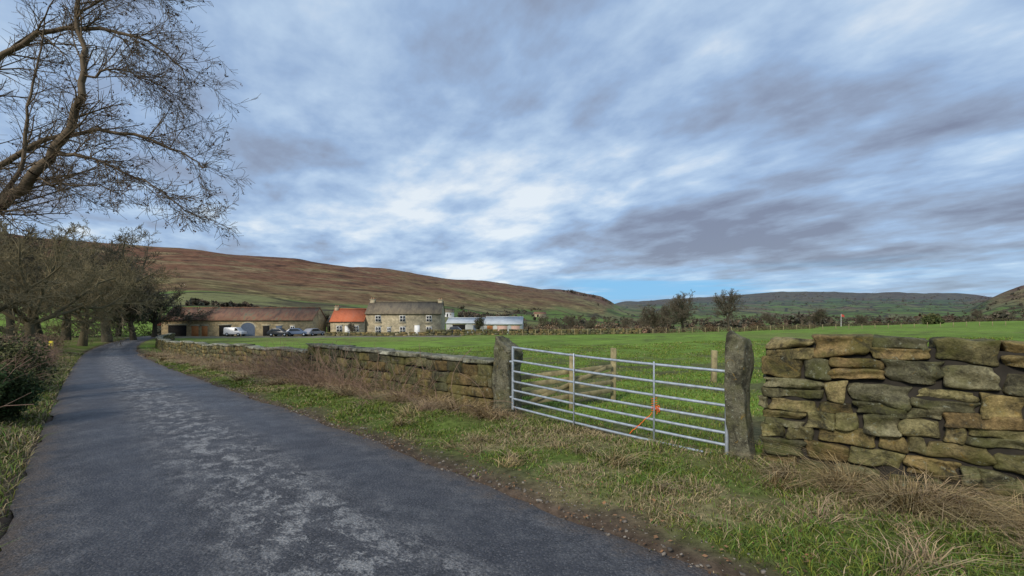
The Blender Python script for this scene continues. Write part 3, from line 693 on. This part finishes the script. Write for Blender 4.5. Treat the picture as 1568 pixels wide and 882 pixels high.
def building(name,x0,x1,y,zb,dep,eave,ridge,mw,mrf,rz=0,wins=(),doors=(),chim=(),oh=.25):
    root=empty(name,(x0,y,zb),rz); L=x1-x0; e=eave; r_=ridge; d=dep
    V=[(0,0,-1.5),(L,0,-1.5),(L,d,-1.5),(0,d,-1.5),(0,0,e),(L,0,e),(L,d,e),(0,d,e),(0,d/2,r_),(L,d/2,r_)]
    mk('walls',V,[np.array([[0,1,5,4],[2,3,7,6]]),np.array([[1,2,6,9,5],[3,0,4,8,7]])],mw,None,root)
    th=.14; sl=(r_-e)/(d/2)
    for nm,sy,yc in (('roof_front',-1,0),('roof_back',1,d)):
        ye=yc+sy*oh; ze=e-sl*oh; V=[]
        for xx in (-.12,L+.12):
            V+=[(xx,ye,ze+.02),(xx,d/2,r_+.02),(xx,d/2,r_+.02+th),(xx,ye,ze+.02+th)]
        mk(nm,V,np.array([[0,1,2,3],[7,6,5,4],[0,4,5,1],[1,5,6,2],[2,6,7,3],[3,7,4,0]]),mrf,None,root)
    bx('ridge_tiles',-.12,L+.12,d/2-.12,d/2+.12,r_+.1,r_+.26,mrf,root)
    for i,(xc,zc,w,h) in enumerate(wins):
        bx('window_%d_frame'%i,xc-w/2,xc+w/2,-.05,.02,zc-h/2,zc+h/2,M_white,root)
        f=.08
        for a in (0,1):
            for b2 in (0,1):
                xa=xc-w/2+f+a*(w-f)/2; xb=xa+(w-f)/2-f; za=zc-h/2+f+b2*(h-f)/2; zb2=za+(h-f)/2-f
                bx('window_%d_pane_%d%d'%(i,a,b2),xa,xb,-.062,-.04,za,zb2,M_glass,root)
        bx('window_%d_sill'%i,xc-w/2-.12,xc+w/2+.12,-.14,.02,zc-h/2-.16,zc-h/2-.003,M_lint,root)
        bx('window_%d_lintel'%i,xc-w/2-.15,xc+w/2+.15,-.03,.02,zc+h/2+.003,zc+h/2+.25,M_lint,root)
    for i,(xc,w,h,mm,arch) in enumerate(doors):
        if arch:
            an=np.linspace(0,math.pi,13); pts=[(xc-w/2,-.3),(xc+w/2,-.3)]+[(xc+w/2*math.cos(a),h-w/2*.7+w/2*.7*math.sin(a)) for a in an]
            V=[(p,-.03,q) for p,q in pts]; mk('door_%d'%i,V,np.array([list(range(len(V)))]),mm,None,root)
            V=[];nn=len(an)
            for rad_ in (1.0,1.22):
                V+=[(xc+w/2*rad_*math.cos(a),-.05,h-w/2*.7+w/2*.7*rad_*math.sin(a)) for a in an]
            mk('arch_%d'%i,V,np.array([[j,j+1,nn+j+1,nn+j] for j in range(nn-1)]),M_lint,None,root)
        else:
            bx('door_%d'%i,xc-w/2,xc+w/2,-.03,.02,-.3,h,mm,root); bx('door_%d_lintel'%i,xc-w/2-.2,xc+w/2+.2,-.05,.02,h+.003,h+.25,M_lint,root)
    for i,(xc,w,hh) in enumerate(chim):
        bx('chimney_%d'%i,xc-w/2,xc+w/2,d/2-.35,d/2+.35,r_-.6,r_+hh,mw,root); bx('chimney_%d_cap'%i,xc-w/2-.08,xc+w/2+.08,d/2-.43,d/2+.43,r_+hh+.003,r_+hh+.13,M_lint,root)
        for s_ in (-.22,.22):
            v_,f_=tubes([(np.array([xc+s_,d/2,r_+hh+.13]),np.array([xc+s_,d/2,r_+hh+.45]),.12,.10)],8); mk('chimney_%d_pot'%i,v_,f_,M_pot,None,root)
    return root
zb=-1.5
W3=[(2.4,3.35,1.1,1.25),(7.1,3.35,1.1,1.25),(12.2,3.35,1.1,1.25),(2.4,1.15,1.1,1.3),(4.5,1.1,.8,1.2),(7.1,1.15,1.1,1.3),(12.2,1.15,1.1,1.3)]
building('stone_farmhouse',-28.3,-13.8,88,zb,6.2,4.35,6.6,MW_house,MR_slate,.02,W3,[(9.9,1.0,2.1,M_white,0)],[(.5,.9,.55),(14.0,.9,.45)])
building('stone_cottage',-34.8,-28.4,87.2,zb,5,2.9,5.1,MW_house,MR_red,.02,[(1.7,1.4,1.1,1.2),(4.9,1.4,1.0,1.2)],[(3.2,.9,2.0,M_white,0)],[(.4,.7,.5)])
building('stone_barn',-65.5,-37.3,85,zb,6.5,3.1,5.35,MW_barn,MR_old,.0,[(24.5,1.5,.8,.9)],
 [(3.0,3.4,2.1,M_open,0),(6.3,1.3,2.0,M_odoor,0),(8.1,1.1,2.0,M_odoor,0),(11.9,2.2,2.1,M_open,0),(16.2,2.6,2.6,M_bdoor,1),(19.6,1.2,2.0,M_open,0),(22.0,1.1,2.0,M_bdoor,0)])
building('farm_outbuilding',-72.0,-66.5,92,zb,4,2.1,3.6,MW_house,MR_red,.1,[(1.5,1.2,.9,.8)],[(3.6,.9,1.9,M_white,0)])
building('farm_outbuilding',-36.6,-35.1,90,zb,4,2.6,4.0,MW_barn,MR_slate,0,(),[(.7,.7,1.9,M_open,0)])
building('cattle_shed',-15.6,-6.8,108,-1.4,10,2.2,3.4,M_clad,MR_grey,.0,(),[(3.0,3.0,1.9,M_open,0),(7.2,1.6,1.8,M_bdoor,0)])
building('cattle_shed',-6.4,2.3,103,-1.4,12,2.0,3.6,M_clad,MR_grey,-.05,(),[(1.4,1.3,1.7,M_odoor,0),(4.2,2.3,1.7,M_pink,0),(7.2,1.9,1.7,M_pink,0)])
X_,Y_,Z_=at(676,330); building('distant_farmhouse',X_,X_+9,Y_,Z_,5,3.2,5.2,M_white,MR_slate,.1,[(2,1.7,1,1),(6.5,1.7,1,1)],[(4.2,1,2,M_open,0)])
X_,Y_,Z_=at(818,520); building('distant_barn',X_,X_+14,Y_,Z_,7,3.2,5.6,MW_house,MR_old,.1,(),[(4.2,2,2.4,M_open,0)])
M_tyre=mat('tyre',(.02,.02,.02),.9,5,.1)
def car(name,px,Y_,paint,L=4.2,h=1.5,van=False,rz=0,zc=None):
    X_=(px-784)/697*Y_; root=empty(name,(X_,Y_,zat(X_,Y_)+.02),rz)
    if van: prof=[(0,.35),(0,h*.95),(.2,h),(L*.68,h),(L*.82,h*.60),(L*.97,h*.52),(L,.35)]
    else: prof=[(0,.35),(.0,h*.55),(.15,h*.62),(L*.16,h*.92),(L*.25,h),(L*.55,h),(L*.72,h*.64),(L*.95,h*.55),(L,.38)]
    n_=len(prof); w=.85; V=[(a,s*w*(1 if b_<h*.7 else .82),b_) for s in (-1,1) for a,b_ in prof]
    F=[np.array([[i,(i+1)%n_,n_+(i+1)%n_,n_+i] for i in range(n_)]),np.array([list(range(n_))[::-1],list(range(n_,2*n_))])]
    o=mk('body',V,F,mat('paint_'+name,paint,.3,3,.05,spec=.6),None,root); bm=o.modifiers.new('b','BEVEL'); bm.width=.06; bm.segments=2
    for s in (-1,1):
        if van: g_=[(L*.60,h*.62),(L*.60,h*.92),(L*.69,h*.92),(L*.79,h*.62)]
        else: g_=[(L*.14,h*.66),(L*.22,h*.93),(L*.54,h*.93),(L*.67,h*.66)]
        V=[(a,s*(w*.92+.03 if k in (1,2) else w+.01),b_) for k,(a,b_) in enumerate(g_)]; mk('side_glass',V,np.array([[0,1,2,3]]),M_glass,None,root)
    for cx in (L*.2,L*.8):
        for s in (-1,1):
            v_,f_=tubes([(np.array([cx,s*(w-.15),.32]),np.array([cx,s*(w+.04),.32]),.32,.32)],16); f2=np.array([list(range(16)),list(range(16,32))]); mk('wheel',v_,[f_,f2],M_tyre,None,root)
            v_,f_=tubes([(np.array([cx,s*(w+.0),.32]),np.array([cx,s*(w+.055),.32]),.17,.17)],12); mk('hub',v_,[f_,np.array([list(range(12)),list(range(12,24))])],M_galv,None,root)
car('white_van',346,82.5,(.6,.6,.6),3.4,1.6,True)
car('parked_car',412,82,(.03,.035,.04),4.0,1.45)
car('parked_car',438,82.5,(.10,.14,.22),4.0,1.45,rz=.2)
car('parked_car',468,82.5,(.3,.3,.32),4.0,1.4,rz=1.2)
car('parked_car',683,86,(.03,.03,.035),4.0,1.6)
def lowwall(name,pts,h,th,colk=1.0):
    acc=Acc()
    for a,b_ in zip(pts[:-1],pts[1:]):
        L=math.hypot(b_[0]-a[0],b_[1]-a[1]); d=((b_[0]-a[0])/L,(b_[1]-a[1])/L); s=0
        while s<L:
            l=random.uniform(.5,1.1); x_=a[0]+d[0]*s; y_=a[1]+d[1]*s; g0=zat(x_,y_)
            for k in range(3):
                acc.stone((x_+random.uniform(-.2,.2),y_,g0+h*(k+.5)/3),d,(l*1.02,th,h/3*1.03),pcol(colk)*.8,T3,.07)
            s+=l
    return acc.make(name,M_wallfar)
lowwall('field_wall',[A2(655,82),A2(700,84),A2(800,86),A2(900,88),A2(985,90)],1.1,.45,1.1)
lowwall('field_wall',[A2(500,82.5),A2(580,82.5),A2(655,82)],.7,.4,1.2)
lowwall('field_wall',[A2(700,120),A2(850,122),A2(1000,124)],1.1,.45,1.2)
pf=empty('post_and_wire_fence')
for px in range(800,1560,20):
    Yp=80+ (px-800)*.04; X_,Y_=A2(px,Yp); box((X_,Y_,zat(X_,Y_)-.2),(X_+random.uniform(-.05,.05),Y_,zat(X_,Y_)+random.uniform(.95,1.15)),.10,.10,'post',M_wood,pf)
fl=empty('flagpole'); X_,Y_=A2(1288,150); z0=zat(X_,Y_); v_,f_=tubes([(np.array([X_,Y_,z0]),np.array([X_,Y_,z0+4.2]),.07,.05)],8); mk('pole',v_,f_,M_white,None,fl)
V=[];
for i in range(7): 
    for j in (0,1): V.append((X_+.05+i*.18,Y_+.08*math.sin(i*1.4),z0+4.1-j*.75-.05*i))
mk('flag',V,np.array([[2*i,2*i+1,2*i+3,2*i+2] for i in range(6)]),mat('flag_cloth',(.5,.08,.06),.8,3,.1),None,fl)
sgn=empty('roadside_sign'); X_,Y_=A2(80,30); z0=zat(X_,Y_); box((X_,Y_,z0-.2),(X_,Y_,z0+.95),.1,.1,'post',M_wood,sgn)
bx('plate',X_-.14,X_+.14,Y_-.10,Y_-.07,z0+.45,z0+1.0,mat('yellow_plate',(.75,.6,.04),.6,4,.1),sgn)
bx('legend',X_-.09,X_+.09,Y_-.104,Y_-.101,z0+.6,z0+.68,M_open,sgn)
# ------------------------------------------------------------ world
w=bpy.data.worlds.new("World"); scene.world=w; w.use_nodes=True; t=w.node_tree; t.nodes.clear()
out=N(t,'ShaderNodeOutputWorld'); sky=N(t,'ShaderNodeTexSky',sky_type='NISHITA'); sky.sun_disc=False
EL,RO=math.radians(34),math.radians(212); sky.sun_elevation=EL; sky.sun_rotation=RO; sky.altitude=150
bg1=N(t,'ShaderNodeBackground'); bg1.inputs[1].default_value=.13; t.links.new(sky.outputs[0],bg1.inputs[0])
tc=N(t,'ShaderNodeTexCoord').outputs['Generated']; s=N(t,'ShaderNodeSeparateXYZ'); t.links.new(tc,s.inputs[0]); sx,sy,sz=s.outputs
den=mth(t,'ADD',mth(t,'MAXIMUM',sz,0.0),.12)
cb=N(t,'ShaderNodeCombineXYZ'); t.links.new(mth(t,'DIVIDE',sx,den),cb.inputs[0]); t.links.new(mth(t,'DIVIDE',sy,den),cb.inputs[1])
m1=N(t,'ShaderNodeMapping'); m1.inputs['Rotation'].default_value=(0,0,-math.radians(30)); t.links.new(cb.outputs[0],m1.inputs[0])
m2=N(t,'ShaderNodeMapping'); m2.inputs['Scale'].default_value=(1,.68,1); m2.inputs['Location'].default_value=(3.1,1.7,0); t.links.new(m1.outputs[0],m2.inputs[0])
n1=noise(t,m2.outputs[0],1.45,6,.55,.2); n2=noise(t,m2.outputs[0],.5,3,.5,.2); n3=noise(t,m2.outputs[0],4.6,5,.55,.1)
val=mth(t,'ADD',mth(t,'ADD',mth(t,'MULTIPLY',n1,.52),mth(t,'MULTIPLY',n2,.26)),mth(t,'MULTIPLY',n3,.22))
dark=mth(t,'MULTIPLY',mth(t,'MULTIPLY',mr(t,sx,.0,.35,0,1,True),mr(t,sz,.07,.12,0,1,True)),mr(t,sz,.18,.30,1,0,True))
br_=mth(t,'MULTIPLY',mth(t,'MULTIPLY',mr(t,mth(t,'ABSOLUTE',mth(t,'ADD',sx,.03)),.0,.45,1,0,True),mr(t,sz,.01,.06,.7,1,True)),mr(t,sz,.2,.45,1,0,True))
hi=mth(t,'MULTIPLY',mr(t,sz,.30,.5,0,1,True),mr(t,mth(t,'ABSOLUTE',mth(t,'SUBTRACT',sx,.12)),.05,.5,1,0,True))
val=mth(t,'ADD',mth(t,'SUBTRACT',mth(t,'ADD',val,mth(t,'MULTIPLY',br_,.06)),mth(t,'MULTIPLY',dark,.105)),mth(t,'MULTIPLY',hi,.04))
cc=ramp(t,val,[(.36,(.20,.225,.32)),(.43,(.29,.36,.50)),(.49,(.35,.49,.72)),(.55,(.50,.65,.85)),(.63,(.83,.90,.96))])
st=N(t,'ShaderNodeMapping'); st.inputs['Scale'].default_value=(2,2,34); t.links.new(tc,st.inputs[0])
lo=mth(t,'MULTIPLY',mth(t,'MULTIPLY',mr(t,sx,-.05,.2,0,1,True),mr(t,sz,.075,.115,1,0,True)),mr(t,noise(t,st.outputs[0],1,5,.55),.38,.54,.15,1,True))
cc=mix(t,lo,cc,(.19,.50,.85))
bg2=N(t,'ShaderNodeBackground'); bg2.inputs[1].default_value=1.0; t.links.new(cc,bg2.inputs[0])
ms=N(t,'ShaderNodeMixShader'); ms.inputs[0].default_value=.88; t.links.new(bg1.outputs[0],ms.inputs[1]); t.links.new(bg2.outputs[0],ms.inputs[2]); t.links.new(ms.outputs[0],out.inputs[0])
L=bpy.data.lights.new('sun','SUN'); L.energy=2.8; L.angle=math.radians(10); L.color=(1,.92,.80); lo_=link(bpy.data.objects.new('sun',L))
d=mathutils.Vector((math.sin(RO)*math.cos(EL),math.cos(RO)*math.cos(EL),math.sin(EL))); lo_.rotation_euler=d.to_track_quat('Z','Y').to_euler(); lo_.location=(0,-20,40)
# ------------------------------------------------------------ camera
cam=bpy.data.cameras.new('camera'); cam.lens=16; cam.sensor_width=36; cam.shift_y=.03125; cam.clip_end=20000; cam.clip_start=.05
co=link(bpy.data.objects.new('camera',cam)); co.location=(0,0,1.6); co.rotation_euler=(math.pi/2,0,0); scene.camera=co
scene.view_settings.view_transform='Standard'; scene.view_settings.look='None'; scene.view_settings.exposure=0
